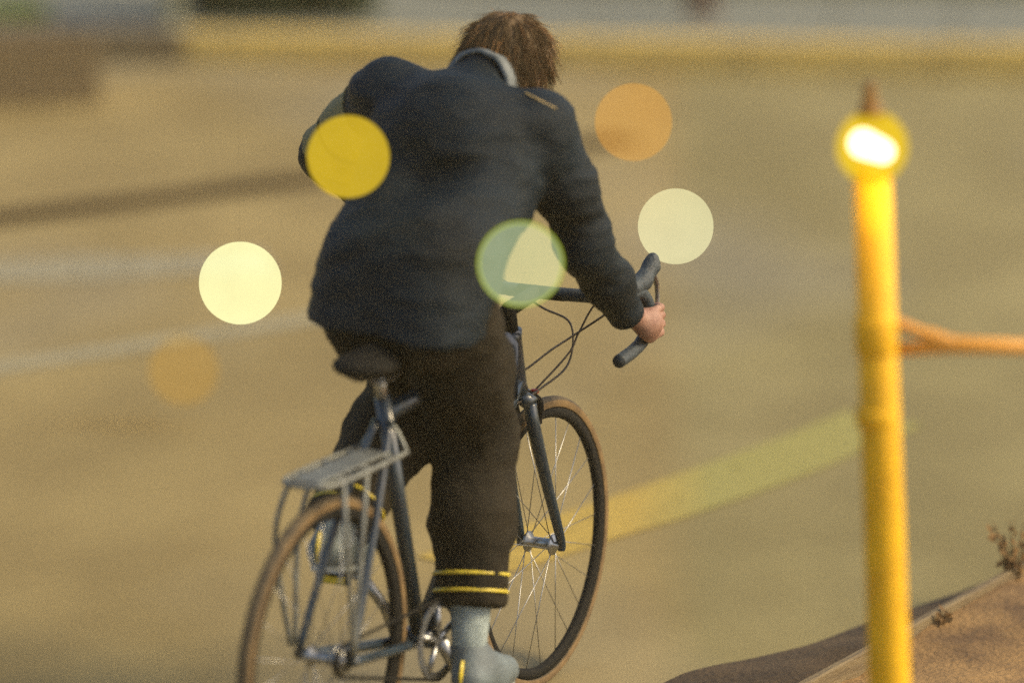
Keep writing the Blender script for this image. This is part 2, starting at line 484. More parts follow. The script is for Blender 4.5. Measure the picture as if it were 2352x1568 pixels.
# ------------------------------------------------------------------ implicit surfaces for the figure
class SDF:
    """smoothly blended primitives on a grid, read out as one continuous mesh"""
    def __init__(self, lo, hi, h):
        self.o = np.array(lo, float); self.h = h
        self.n = (np.ceil((np.array(hi) - self.o) / h).astype(int) + 1)
        self.F = np.full(tuple(self.n), 1.0, np.float32)
    def _win(self, lo, hi):
        a = np.clip(np.floor((np.array(lo) - self.o) / self.h).astype(int), 0, self.n - 1)
        b = np.clip(np.ceil((np.array(hi) - self.o) / self.h).astype(int) + 1, 1, self.n)
        sl = tuple(slice(a[i], b[i]) for i in range(3))
        ax = [self.o[i] + self.h * np.arange(a[i], b[i]) for i in range(3)]
        return sl, np.stack(np.meshgrid(*ax, indexing='ij'), -1)
    def _put(self, sl, d, k, cut):
        A = self.F[sl]
        if cut:
            d = -d
            if k > 0:
                hh = np.clip(0.5 - 0.5 * (d - A) / k * -1 * -1, 0, 1)
                hh = np.clip(0.5 - 0.5 * (A - d) / k, 0, 1)
                self.F[sl] = A * (1 - hh) + d * hh + k * hh * (1 - hh)
            else:
                self.F[sl] = np.maximum(A, d)
        else:
            if k > 0:
                hh = np.clip(0.5 + 0.5 * (A - d) / k, 0, 1)
                self.F[sl] = A * (1 - hh) + d * hh - k * hh * (1 - hh)
            else:
                self.F[sl] = np.minimum(A, d)
    def cap(self, a, b, r1, r2=None, k=0.02, cut=False):
        if r2 is None: r2 = r1
        a = np.array(a, float); b = np.array(b, float)
        pad = max(r1, r2) + 2 * k + 3 * self.h
        sl, P = self._win(np.minimum(a, b) - pad, np.maximum(a, b) + pad)
        ba = b - a
        t = np.clip(((P - a) @ ba) / max(ba @ ba, 1e-9), 0, 1)
        d = np.linalg.norm(P - (a + t[..., None] * ba), axis=-1) - (r1 + (r2 - r1) * t)
        self._put(sl, d.astype(np.float32), k, cut); return self
    def chain(self, pts, rs, k=0.02):
        for i in range(len(pts) - 1):
            self.cap(pts[i], pts[i + 1], rs[i], rs[i + 1], k)
        return self
    def ell(self, c, r, axes=None, k=0.02, cut=False):
        c = np.array(c, float); r = np.array(r, float)
        pad = r.max() + 2 * k + 3 * self.h
        sl, P = self._win(c - pad, c + pad)
        q = P - c
        if axes is not None:
            q = q @ np.array(axes, float).T
        k0 = np.linalg.norm(q / r, axis=-1); k1 = np.linalg.norm(q / (r * r), axis=-1)
        d = k0 * (k0 - 1) / np.maximum(k1, 1e-6)
        self._put(sl, d.astype(np.float32), k, cut); return self
    def plane_cut(self, p, nrm, sel=None):
        """remove what lies on the +nrm side"""
        nrm = np.array(nrm, float); nrm /= np.linalg.norm(nrm)
        ax = [self.o[i] + self.h * np.arange(self.n[i]) for i in range(3)]
        P = np.stack(np.meshgrid(*ax, indexing='ij'), -1)
        d = ((P - np.array(p)) @ nrm).astype(np.float32)
        if sel is not None:
            m = sel(P)
            self.F = np.where(m, np.maximum(self.F, d), self.F)
        else:
            self.F = np.maximum(self.F, d)
        return self
    def mesh(self):
        F = self.F; h = self.h
        ins = F < 0
        cnt = np.zeros(tuple(np.array(F.shape) - 1), np.int8)
        for i in (0, 1):
            for j in (0, 1):
                for k in (0, 1):
                    cnt += ins[i:F.shape[0] - 1 + i, j:F.shape[1] - 1 + j, k:F.shape[2] - 1 + k]
        act = (cnt > 0) & (cnt < 8)
        C = np.argwhere(act)
        idx = -np.ones(act.shape, np.int64)
        idx[act] = np.arange(len(C))
        acc = np.zeros((len(C), 3)); num = np.zeros(len(C))
        for ax in range(3):
            o1, o2 = [q for q in range(3) if q != ax]
            for a in (0, 1):
                for b in (0, 1):
                    c0 = C.copy(); c0[:, o1] += a; c0[:, o2] += b
                    c1 = c0.copy(); c1[:, ax] += 1
                    f0 = F[tuple(c0.T)]; f1 = F[tuple(c1.T)]
                    x = (f0 < 0) != (f1 < 0)
                    t = np.where(x, f0 / np.where(x, f0 - f1, 1), 0)
                    p = c0.astype(float); p[:, ax] += t
                    acc[x] += p[x]; num[x] += 1
        V = self.o + h * acc / num[:, None]
        faces = []
        for ax in range(3):
            o1, o2 = (ax + 1) % 3, (ax + 2) % 3
            s0 = [slice(None)] * 3; s1 = [slice(None)] * 3
            s0[ax] = slice(0, -1); s1[ax] = slice(1, None)
            A = ins[tuple(s0)]; B = ins[tuple(s1)]
            E = np.argwhere(A != B)
            ok = (E[:, o1] > 0) & (E[:, o2] > 0) & (E[:, o1] < F.shape[o1] - 1) & (E[:, o2] < F.shape[o2] - 1)
            E = E[ok]
            if not len(E): continue
            first = A[tuple(E.T)]
            q = []
            for (a, b) in ((1, 1), (0, 1), (0, 0), (1, 0)):
                c = E.copy(); c[:, o1] -= a; c[:, o2] -= b
                q.append(idx[tuple(c.T)])
            Q = np.stack(q, 1)
            Q[~first] = Q[~first][:, ::-1]
            faces.append(Q)
        return V, np.concatenate(faces)

def normals(V, Fq):
    n = np.zeros_like(V)
    fn = np.cross(V[Fq[:, 2]] - V[Fq[:, 0]], V[Fq[:, 3]] - V[Fq[:, 1]])
    for i in range(4):
        np.add.at(n, Fq[:, i], fn)
    return n / np.maximum(np.linalg.norm(n, axis=1), 1e-12)[:, None]

def wrinkle(V, Fq, amp, freq, axis_stretch=(1, 1, 1), seed=0.0, ridge=True):
    N = normals(V, Fq)
    s = np.array(axis_stretch)
    d = np.empty(len(V))
    for i, p in enumerate(V * s * freq):
        a = mnoise.noise(Vector((p[0] + seed, p[1], p[2])))
        b = mnoise.noise(Vector((p[0] * 2.3, p[1] * 2.3 + seed, p[2] * 2.3)))
        v = (1 - 2.2 * abs(a)) if ridge else a
        d[i] = v + 0.45 * b
    return V + N * (d * amp)[:, None]

# =================================================================== THE SETTING
def sheet(name, pts, z, m, kind='structure'):
    c = sum((Vector(p) for p in pts), Vector()) / len(pts)
    o = obj(name, [(p[0] - c.x, p[1] - c.y, 0) for p in pts], [tuple(range(len(pts)))], m, None, False, (c.x, c.y, z))
    return tag(o, kind=kind)

# road: one sheet to the horizon
road = obj('road', [(-250, -60, 0), (250, -60, 0), (250, 400, 0), (-250, 400, 0)], [(0, 1, 2, 3)], M['asphalt'], None, False)
tag(road, kind='structure')

def strip(name, p0, p1, half_far, m, z, segs=24, bend=0.0, ext=(0, 0)):
    """a painted or tarred strip between two ground points, with a slightly uneven edge"""
    a = Vector((p0.x, p0.y, 0)); b = Vector((p1.x, p1.y, 0))
    d = (b - a).normalized(); n = Vector((-d.y, d.x, 0))
    a = a - d * ext[0]; b = b + d * ext[1]
    L = (b - a).length
    vs, fs = [], []
    for i in range(segs + 1):
        t = i / segs
        c = a + (b - a) * t + n * (bend * 4 * t * (1 - t))
        w = half_far * (1 + 0.10 * mnoise.noise(c * 3))
        vs += [c + n * w, c - n * w]
        if i: fs.append((2 * i - 2, 2 * i - 1, 2 * i + 1, 2 * i))
    mid = (a + b) / 2
    o = obj(name, [(v.x - mid.x, v.y - mid.y, 0) for v in vs], fs, m, None, False, (mid.x, mid.y, z))
    return tag(o, kind='structure')

strip('tar_strip', G(0, 503), G(1400, 326), 0.125, M['tar'], 0.004, ext=(1.5, 0.1))
strip('road_marking', G(0, 625), G(620, 600), 0.20, M['grey_paint'], 0.004, ext=(1, 0))
strip('road_marking', G(0, 845), G(700, 735), 0.075, M['white_paint'], 0.004, ext=(1, 0.2))
strip('road_marking', G(1050, 1300), G(2030, 962), 0.14, M['stripe'], 0.004, segs=40, bend=-0.05)

# far kerb, pavement and lawn
KL, KR = G(0, 140), G(2352, 178)
kd = (KR - KL).normalized(); kn = Vector((-kd.y, kd.x, 0))
kang = math.atan2(kd.y, kd.x)
KH = 0.15
kerb = empty('kerb', (KL.x, KL.y, 0), (0, 0, kang))
tag(kerb, kind='structure')
kst = MB().box((0.45, 0.075, KH / 2), (0.892, 0.15, KH), 0.012)
k_y = kst.build('kerb_stone', M['kerb_yellow'], kerb, False)
me_y = k_y.data
me_p = me_y.copy(); me_p.materials.clear(); me_p.materials.append(M['kerb_plain'])
k_y.location = (-8.1, 0, 0)
k_y.data = me_p
for i in range(-8, 17):
    x = i * 0.9
    px_plain = x < 0.35
    o = bpy.data.objects.new('kerb_stone', me_p if px_plain else me_y)
    col.objects.link(o); o.parent = kerb
    o.location = (x, random.uniform(-0.004, 0.004), random.uniform(-0.004, 0.004))
def kp(u, v, z=0.0):
    p = KL + kd * u + kn * v
    return Vector((p.x, p.y, z))
# paved walk behind the kerb: slabs with recessed joints
pave = MB().box((0, 0, 0), (22.8, 3.0, 0.10))
pv = pave.build('pavement', M['pave_joint'], None, False, kp(3.4, 1.66, 0.045)); pv.rotation_euler = (0, 0, kang)
tag(pv, kind='structure')
slab = MB().box((0, 0, 0), (0.592, 0.592, 0.05), 0.006)
sl0 = None
for j in range(5):
    for i in range(38):
        if sl0 is None:
            sl0 = slab.build('paving_slab', M['pavement'], pv, False); s_ = sl0
        else:
            s_ = bpy.data.objects.new('paving_slab', sl0.data); col.objects.link(s_); s_.parent = pv
        s_.location = (-11.4 + 0.3 + i * 0.6, -1.5 + 0.3 + j * 0.6, 0.05 + random.uniform(-0.003, 0.003))

# lawn beyond, as blades over a green sheet
def lawn():
    o = sheet('lawn_ground', [kp(1.75, 2.1), kp(16, 2.1), kp(16, 14), kp(1.75, 14)], 0.135, M['grass'])
    mb = MB()
    for i in range(9000):
        u = random.uniform(1.8, 7); v = 2.13 + random.random() ** 1.6 * 3
        p = kp(u, v, 0.133)
        a = random.uniform(0, 6.28); h = random.uniform(0.05, 0.12); w = 0.006
        dx, dy = math.cos(a) * w, math.sin(a) * w
        l = Vector((random.gauss(0, .03), random.gauss(0, .03), h))
        mb.add([p + Vector((dx, dy, 0)), p - Vector((dx, dy, 0)), p + l], [(0, 1, 2)])
    g = mb.build('grass', M['grass'], None, False)
    tag(g, 'short olive grass growing behind the paved walk', 'grass', kind='stuff')
lawn()

# clipped hedge blocks and a lime shrub
def shrub(name, base, size, m, n, label, cat, boxy=0.7):
    root = empty(name, base)
    mb = MB()
    for k in range(5):
        a = random.uniform(0, 6.28); r = size[0] * 0.25
        mb.tube([(0.03 * math.cos(a), 0.03 * math.sin(a), -0.02), (r * 0.5 * math.cos(a), r * 0.5 * math.sin(a), size[2] * 0.4), (r * math.cos(a), r * math.sin(a), size[2] * 0.8)], [0.02, 0.014, 0.006], 6)
    mb.build('trunk', M['bark'], root)
    lf = MB()
    for i in range(n):
        p = Vector([random.uniform(-1, 1) for _ in range(3)])
        q = max(abs(p.x), abs(p.y), abs(p.z)); s = p.length
        if s < 1e-3: continue
        shell = random.uniform(0.55, 1.0)
        d = p / (q * boxy + s * (1 - boxy)) * shell
        nz = 1 + 0.12 * mnoise.noise(d * 3)
        c = Vector((d.x * size[0] / 2 * nz, d.y * size[1] / 2 * nz, size[2] / 2 + d.z * size[2] / 2 * nz))
        c.z = max(c.z, 0.01)
        a = Vector([random.gauss(0, 1) for _ in range(3)]).normalized()
        b = a.orthogonal().normalized(); L = random.uniform(0.03, 0.055)
        lf.add([c - a * L, c + b * L * 0.45, c + a * L, c - b * L * 0.45], [(0, 1, 2, 3)])
    lf.build('crown', m, root, False)
    return tag(root, label, cat)
hb = G(640, 64, 0.09)
shrub('hedge', (hb.x, hb.y + 0.25, 0.088), (1.0, 0.7, 0.9), M['leaf'], 12000, 'clipped dark green hedge block standing on the grey paved walk', 'hedge')
hb = G(30, 62, 0.09)
shrub('low_shrub', (hb.x - 0.05, hb.y + 0.15, 0.088), (0.42, 0.32, 0.1), M['leaf_lime'], 900, 'low bright lime green shrub at the edge of the paved walk', 'shrub', 0.4)

def post(name, px, py, r, h, m, label, capr=1.25):
    b = G(px, py, 0.09)
    root = empty(name, (b.x, b.y, 0.09))
    MB().lathe([(0.001, 0), (r, 0), (r, h), (0.001, h)], 20).build('shaft', m, root)
    MB().lathe([(0.001, -.002), (r * 1.5, -.002), (r * 1.5, 0.03), (r * 1.02, 0.05)], 20).build('base_collar', m, root)
    MB().lathe([(r * capr, h - 0.02), (r * capr, h + 0.02), (r * 0.6, h + 0.05), (0.001, h + 0.055)], 20).build('cap', m, root)
    return tag(root, label, 'post')
post('slim_post', 398, 72, 0.045, 1.0, M['pale_post'], 'slim pale cream post beside the dark green hedge block')
post('short_post', 1608, 44, 0.07, 0.9, M['red_post'], 'short dark red brown post at the back of the paved walk')

# brown timber planter on the left, in front of the kerb
def planter():
    p0 = G(0, 262); p1 = G(222, 240)
    c = (p0 + p1) / 2
    root = empty('timber_planter', (c.x - 0.42, c.y + 0.22, 0), (0, 0, math.atan2(p1.y - p0.y, p1.x - p0.x) * 0.35))
    w, d, h = 1.22, 0.4, 0.30
    for k in range(3):
        z = 0.05 + k * 0.1
        MB().box((0, -d / 2, z), (w, 0.03, 0.094), 0.006).build('plank', M['brown_wood'], root, False)
        MB().box((0, d / 2, z), (w, 0.03, 0.094), 0.006).build('plank', M['brown_wood'], root, False)
        MB().box((w / 2 - 0.017, 0, z), (0.03, d - 0.034, 0.094), 0.006).build('plank', M['brown_wood'], root, False)
        MB().box((-w / 2 + 0.017, 0, z), (0.03, d - 0.034, 0.094), 0.006).build('plank', M['brown_wood'], root, False)
    MB().box((0, 0, 0.13), (w - 0.07, d - 0.04, 0.25)).build('soil', M['dark_soil'], root, False)
    return tag(root, 'low brown timber planter of stacked planks in front of the kerb', 'planter')
planter()

# planting bed in the near right corner with a thin edging board
B1, B2 = G(1840, 1568, 0.105), G(2352, 1290, 0.105)
B1.z = B2.z = 0.0
bd = (B2 - B1); bd.z = 0; bd.normalize(); bn = Vector((bd.y, -bd.x, 0))   # bn points into the bed
def soil_bed():
    nx, ny = 90, 44
    vs, fs = [], []
    o0 = B1 - bd * 2.2
    for j in range(ny + 1):
        for i in range(nx + 1):
            p = o0 + bd * (i / nx * 6.5) + bn * (0.012 + j / ny * 3.0)
            z = 0.075 + 0.03 * mnoise.noise(Vector((p.x * 2.2, p.y * 2.2, 0))) + 0.014 * mnoise.noise(Vector((p.x * 9, p.y * 9, 3))) + 0.006 * mnoise.noise(Vector((p.x * 30, p.y * 30, 5)))
            vs.append((p.x, p.y, max(z, 0.02)))
    for j in range(ny):
        for i in range(nx):
            a = j * (nx + 1) + i
            fs.append((a, a + 1, a + nx + 2, a + nx + 1))
    fs = [f[::-1] for f in fs]
    tag(obj('planting_bed', vs, fs, M['soil']), kind='structure')
soil_bed()
e0 = B1 - bd * 2.2
eb = empty('bed_edging', (e0.x, e0.y, 0), (0, 0, math.atan2(bd.y, bd.x)))
tag(eb, 'thin brown timber edging around the soil bed below the yellow lamp post', 'edging')
for k in range(5):
    MB().box((0.65 + k * 1.3, 0, 0.05), (1.294, 0.022, 0.11), 0.004).build('edging_board', M['brown_wood'], eb, False)
for k in range(6):
    MB().box((0.03 + k * 1.28, -0.03, 0.05), (0.04, 0.036, 0.13), 0.004).build('stake', M['brown_wood'], eb, False)
# dark earth washed out over the road along the edging
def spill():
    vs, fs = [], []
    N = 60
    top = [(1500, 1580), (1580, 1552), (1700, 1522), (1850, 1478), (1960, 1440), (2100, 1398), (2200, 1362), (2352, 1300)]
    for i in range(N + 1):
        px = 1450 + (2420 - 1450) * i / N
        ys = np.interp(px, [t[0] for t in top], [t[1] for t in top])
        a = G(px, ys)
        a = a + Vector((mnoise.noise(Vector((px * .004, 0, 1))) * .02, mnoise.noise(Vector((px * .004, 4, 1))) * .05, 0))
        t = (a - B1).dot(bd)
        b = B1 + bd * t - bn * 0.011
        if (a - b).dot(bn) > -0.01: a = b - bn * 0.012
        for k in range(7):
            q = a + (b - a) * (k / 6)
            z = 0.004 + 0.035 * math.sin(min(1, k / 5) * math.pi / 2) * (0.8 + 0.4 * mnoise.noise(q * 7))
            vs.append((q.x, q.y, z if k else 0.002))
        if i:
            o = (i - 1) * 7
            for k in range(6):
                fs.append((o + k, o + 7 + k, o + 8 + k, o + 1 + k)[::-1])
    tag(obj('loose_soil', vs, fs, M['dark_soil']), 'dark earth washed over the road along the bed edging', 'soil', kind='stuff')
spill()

def dry_weed(px, py, h, n, label):
    b = G(px, py, 0.07)
    root = empty('dry_weed', (b.x, b.y, 0.045))
    st = MB(); lf = MB()
    for k in range(n):
        a = random.uniform(0, 6.28); sp = random.uniform(.1, .45) * h
        tip = Vector((math.cos(a) * sp, math.sin(a) * sp, h * random.uniform(.6, 1.0)))
        pts = spline([(0.006 * math.cos(a), .006 * math.sin(a), 0), tip * .5 + Vector((0, 0, h * .12)), tip], 4)
        st.tube(pts, [.0026 - .0018 * i / 8 for i in range(9)], 5)
        for q in range(5):
            c = pts[2 + q]; d_ = Vector([random.gauss(0, 1) for _ in range(3)]).normalized()
            w_ = d_.orthogonal().normalized(); L = random.uniform(.018, .034)
            lf.add([c, c + d_ * L * .5 + w_ * L * .25, c + d_ * L, c + d_ * L * .5 - w_ * L * .25], [(0, 1, 2, 3)])
    st.build('stem', M['dry'], root); lf.build('foliage', M['dry'], root, False)
    tag(root, label, 'weed')
M['dry'] = mat('dry_plant', (0.20, 0.115, 0.035), 0.9, (0.11, 0.06, 0.02), 20)
dry_weed(2325, 1335, 0.19, 16, 'taller clump of dry brown weeds growing in the soil bed')
dry_weed(2165, 1440, 0.07, 9, 'small low dry brown weed growing in the soil bed beside the yellow post')

# =================================================================== THE BICYCLE  (local: x right, y forward, z up; origin under the front axle)
FA = at_depth(1242, 1250, 8.82)
HEAD = R(-27)
ROOT = (FA.x, FA.y, 0.0)
bike = empty('bicycle', ROOT, (0, 0, HEAD))
tag(bike, 'dark navy drop bar bicycle with silver rear rack ridden across the road', 'bicycle')
WR = 0.34
BB = Vector((0, -0.59, 0.275))
RA = Vector((0, -1.0, WR))

def wheel(name, y):
    root = empty(name, (0, y, WR)); root.parent = bike
    n = 72
    prof = [(WR - 0.014 + 0.0145 * math.cos(t), 0.0145 * math.sin(t)) for t in [2 * math.pi * k / 14 for k in range(15)]]
    MB().lathe(prof, n, 'X').build('tyre', M['tyre'], root)
    for s in (-1, 1):
        MB().lathe([(WR - 0.0235, s * 0.0128), (WR - 0.016, s * 0.0152), (WR - 0.008, s * 0.0138)], n, 'X').build('sidewall', M['gum'], root)
    MB().lathe([(WR - 0.026, -0.011), (WR - 0.026, 0.011), (WR - 0.044, 0.009), (WR - 0.050, 0.0), (WR - 0.044, -0.009), (WR - 0.026, -0.011)], n, 'X').build('rim', M['black'], root)
    MB().lathe([(0.001, -0.05), (0.009, -0.05), (0.009, -0.036), (0.024, -0.034), (0.024, -0.029), (0.013, -0.024), (0.013, 0.024), (0.024, 0.029), (0.024, 0.034), (0.009, 0.036), (0.009, 0.05), (0.001, 0.05)], 24, 'X').build('hub', M['alloy'], root)
    for k in range(24):
        a = 2 * math.pi * k / 24
        s = 1 if k % 2 else -1
        b = a + (0.42 if (k // 2) % 2 else -0.42)
        MB().tube([(s * 0.031, 0.022 * math.cos(b), 0.022 * math.sin(b)), (0, (WR - 0.046) * math.cos(a), (WR - 0.046) * math.sin(a))], 0.0011, 5).build('spoke', M['alloy'], root)
    return root
wheel('front_wheel', 0.0)
wheel('rear_wheel', -1.0)

HA = R(77)
sd_ = Vector((0, -math.cos(HA), math.sin(HA)))                      # up the steering axis
AX0 = Vector((0, -0.03 * math.sin(HA), WR - 0.03 * math.cos(HA)))
def ax(s): return AX0 + sd_ * s
CROWN = ax(0.375)
# fork: two blades, crown, dropouts
fk = empty('fork', (0, 0, 0)); fk.parent = bike
for s in (-1, 1):
    MB().tube(spline([CROWN + Vector((s * 0.028, 0.002, -0.005)), CROWN + Vector((s * 0.04, 0.0, -0.06)), ax(0.18) + Vector((s * 0.046, 0.004, 0)), Vector((s * 0.052, -0.004, WR + 0.02)), Vector((s * 0.053, 0, WR - 0.012))], 6), [0.0155] * 8 + [0.0155 - 0.0075 * i / 16 for i in range(17)], 12).build('fork_blade', M['frame'], fk)
MB().tube([CROWN + Vector((-0.036, 0, -0.004)), CROWN + Vector((0, 0, 0.014)), CROWN + Vector((0.036, 0, -0.004))], 0.019, 12).build('crown', M['frame'], fk)
# front brake
bc = empty('front_brake', (0, 0, 0)); bc.parent = bike
for s in (-1, 1):
    MB().tube(spline([CROWN + Vector((s * 0.004, 0.036, 0.012)), CROWN + Vector((s * 0.03, 0.045, -0.004)), CROWN + Vector((s * 0.03, 0.05, -0.036)), CROWN + Vector((s * 0.02, 0.052, -0.06))], 4), 0.0075, 8).build('brake_arm', M['black'], bc)
    MB().box(CROWN + Vector((s * 0.017, 0.055, -0.062)), (0.008, 0.05, 0.012), 0.002).build('brake_pad', M['black'], bc, False)
MB().tube([CROWN + Vector((0, 0.0, 0.012)), CROWN + Vector((0, 0.05, 0.012))], 0.006, 8).build('brake_bolt', M['alloy'], bc)
MB().box(CROWN + Vector((0.012, 0.058, 0.012)), (0.018, 0.012, 0.010), 0.002).build('barrel_adjuster', M['red'], bc, False)
# frame
HB, HT = ax(0.40), ax(0.55)
SC = Vector((0, -0.735, 0.80))
fr = empty('frame', (0, 0, 0)); fr.parent = bike
MB().tube([HB, HB + sd_ * .02, HT - sd_ * .02, HT], [0.026, 0.0235, 0.0235, 0.026], 16).build('head_tube', M['frame'], fr)
MB().tube([HB + sd_ * 0.03, BB + Vector((0, 0.02, 0.012))], 0.0225, 14).build('down_tube', M['frame'], fr)
MB().tube([HT - sd_ * 0.03, SC], 0.018, 14).build('top_tube', M['frame'], fr)
MB().tube([BB, SC + Vector((0, -0.008, 0.04))], 0.0175, 14).build('seat_tube', M['frame'], fr)
for s in (-1, 1):
    MB().tube(spline([BB + Vector((s * 0.02, -0.02, 0)), Vector((s * 0.035, -0.78, 0.30)), RA + Vector((s * 0.064, 0, 0))], 5), 0.011, 10).build('chain_stay', M['frame'], fr)
    MB().tube(spline([SC + Vector((s * 0.015, -0.005, -0.01)), Vector((s * 0.045, -0.86, 0.60)), RA + Vector((s * 0.064, 0, 0.0))], 5), 0.009, 10).build('seat_stay', M['frame'], fr)
MB().lathe([(0.001, -0.036), (0.021, -0.036), (0.021, 0.036), (0.001, 0.036)], 18, 'X', BB).build('bottom_bracket', M['frame'], fr)
# frame bag hung in the front triangle behind the head tube
MB().box((0, -0.235, 0.785), (0.062, 0.16, 0.17), 0.022).build('frame_bag', M['frame'], bike)
# seat post, saddle, saddle bag
MB().tube([SC + Vector((0, -0.008, 0.03)), SC + Vector((0, -0.025, 0.095))], 0.0136, 12).build('seat_post', M['alloy'], bike)
def saddle():
    s = SDF((-0.12, -0.98, 0.86), (0.12, -0.56, 1.0), 0.006)
    s.ell((0, -0.81, 0.925), (0.070, 0.080, 0.026), k=0.0)
    s.cap((0, -0.78, 0.926), (0, -0.60, 0.917), 0.036, 0.017, 0.03)
    V, F = s.mesh()
    sd0 = obj('saddle', V, F, M['black'], bike)
    for q in (-1, 1):
        MB().tube(spline([(q * .022, -.63, .91), (q * .022, -.72, .885), (q * .022, -.80, .885), (q * .03, -.86, .912)], 4), 0.0035, 8).build('saddle_rail', M['alloy'], sd0)
saddle()
# rear rack
rk = empty('rear_rack', (0, 0, 0)); rk.parent = bike
RZ = 0.728
MB().tube(spline([(-.055, -.74, RZ), (-.06, -.80, RZ), (-.06, -1.00, RZ), (-.04, -1.08, RZ), (.04, -1.08, RZ), (.06, -1.00, RZ), (.06, -.80, RZ), (.055, -.74, RZ)], 5), 0.0065, 8).build('rack_loop', M['rack'], rk)
MB().box((0, -0.92, RZ + 0.004), (0.070, 0.30, 0.006), 0.002).build('rack_plate', M['rack'], rk, False)
for y in (-.80, -.90, -1.0):
    MB().tube([(-.06, y, RZ), (.06, y, RZ)], 0.005, 8).build('cross_bar', M['rack'], rk)
for s in (-1, 1):
    MB().tube(spline([(s * .06, -.92, RZ), (s * .075, -.97, .60), (s * .07, -1.0, WR + .02)], 5), 0.006, 8).build('strut', M['rack'], rk)
    MB().tube(spline([(s * .06, -1.02, RZ), (s * .085, -1.05, .60), (s * .075, -1.01, WR + .02)], 5), 0.006, 8).build('strut', M['rack'], rk)
    MB().tube(spline([(s * .055, -.74, RZ), (s * .03, -.735, RZ + .04), (s * .016, -.745, .79)], 4), 0.005, 8).build('stay', M['rack'], rk)
# crank, chainring, pedals, chain
PR = Vector((0.085, -0.500, 0.131)); PL = Vector((-0.085, -0.680, 0.419))
ck = empty('crankset', (0, 0, 0)); ck.parent = bike
MB().tube([BB + Vector((.055, 0, 0)), BB + Vector((.06, .045, -.072)), PR], [0.015, 0.012, 0.012], 10).build('crank_arm', M['alloy'], ck)
MB().tube([BB + Vector((-.055, 0, 0)), BB + Vector((-.06, -.045, .072)), PL], [0.015, 0.012, 0.012], 10).build('crank_arm', M['alloy'], ck)
ring = []
for k in range(96):
    a = 2 * math.pi * k / 96
    ring.append((0.046, BB.y + (0.088 + (0.004 if k % 2 else 0)) * math.cos(a), BB.z + (0.088 + (0.004 if k % 2 else 0)) * math.sin(a)))
crm = MB()
inn = [(p[0], BB.y + (p[1] - BB.y) * 0.8, BB.z + (p[2] - BB.z) * 0.8) for p in ring]
crm.add(ring + inn + [(p[0] + .004, p[1], p[2]) for p in ring] + [(p[0] + .004, p[1], p[2]) for p in inn],
        [f for k in range(96) for f in ((k, 96 + k, 96 + (k + 1) % 96, (k + 1) % 96), (192 + k, 192 + (k + 1) % 96, 288 + (k + 1) % 96, 288 + k), (k, (k + 1) % 96, 192 + (k + 1) % 96, 192 + k), (96 + k, 288 + k, 288 + (k + 1) % 96, 96 + (k + 1) % 96))])
crm.build('chainring', M['alloy'], ck, False)
for k in range(5):
    a = 2 * math.pi * k / 5 + .3
    MB().tube([BB + Vector((.046, 0, 0)), BB + Vector((.048, .075 * math.cos(a), .075 * math.sin(a)))], 0.007, 8).build('spider_arm', M['alloy'], ck)
chain_pts = [(0.048, BB.y + .09 * math.cos(t), BB.z + .09 * math.sin(t)) for t in np.linspace(-math.pi / 2, math.pi / 2, 14)] + [(0.046, RA.y - .035 * math.cos(t) , RA.z + .035 * math.sin(t)) for t in np.linspace(math.pi / 2, -math.pi / 2, 10)]
MB().tube(chain_pts, 0.004, 6, closed=True).build('chain', M['black'], bike)
for k in range(5):
    MB().lathe([(0.02, 0.036 + k * .004), (0.036 - k * .003, 0.036 + k * .004), (0.036 - k * .003, 0.038 + k * .004), (0.02, 0.038 + k * .004)], 24, 'X', RA).build('sprocket', M['alloy'], bike)
for P, s in ((PR, 1), (PL, -1)):
    pd = empty('pedal', P); pd.parent = bike
    MB().tube([(-s * 0.006, 0, 0), (s * 0.10, 0, 0)], 0.007, 10).build('spindle', M['alloy'], pd)
    for y in (-0.034, 0.034):
        MB().box((s * 0.055, y, 0), (0.088, 0.012, 0.022), 0.003).build('cage', M['black'], pd, False)
        MB().box((s * 0.055, y + math.copysign(0.0075, y), 0), (0.06, 0.004, 0.016), 0.001).build('reflector', M['reflect_yellow'], pd, False)
# stem and handlebar
BC = Vector((0, -0.025, 0.968))
MB().tube([HT, HT + sd_ * 0.055], 0.018, 12).build('headset_spacer', M['black'], bike)
MB().tube([ax(0.60) , BC + Vector((0, 0, -0.035))], [0.018, 0.017], 12).build('stem', M['black'], bike)
DZ = -0.035
hbar = empty('handlebar', (0, 0, DZ)); hbar.parent = bike
def barpath(s):
    return spline([(s * 0.03, -0.025, 0.968), (s * 0.12, -0.025, 0.970), (s * 0.185, -0.018, 0.972), (s * 0.213, 0.02, 0.974), (s * 0.217, 0.065, 0.970), (s * 0.22, 0.098, 0.938), (s * 0.221, 0.100, 0.896), (s * 0.222, 0.072, 0.862), (s * 0.223, 0.02, 0.846), (s * 0.226, -0.065, 0.838)], 6)
MB().tube([(-0.07, -0.025, 0.968), (0.07, -0.025, 0.968)], 0.0158, 12).build('bar_centre', M['black'], hbar)
for s in (-1, 1):
    MB().tube(barpath(s), 0.0155, 12).build('bar_tape', M['tape'], hbar)
    h_ = SDF((s * .215 - .06, -.02, .92), (s * .215 + .06, .2, 1.1), 0.004)
    h_.chain([(s * .213, .035, .985), (s * .214, .085, .992), (s * .216, .125, 1.020), (s * .216, .132, 1.036)], [.020, .020, .019, .014], 0.012)
    V, F = h_.mesh()
    hd = obj('brake_hood', V, F, M['tape'], hbar)
    MB().tube(spline([(s * .217, .128, 1.005), (s * .219, .148, .975), (s * .221, .148, .92), (s * .223, .128, .868)], 5), [.008] * 6 + [.0065] * 10, 8, flat=0.6).build('brake_lever', M['alloy'], hd)
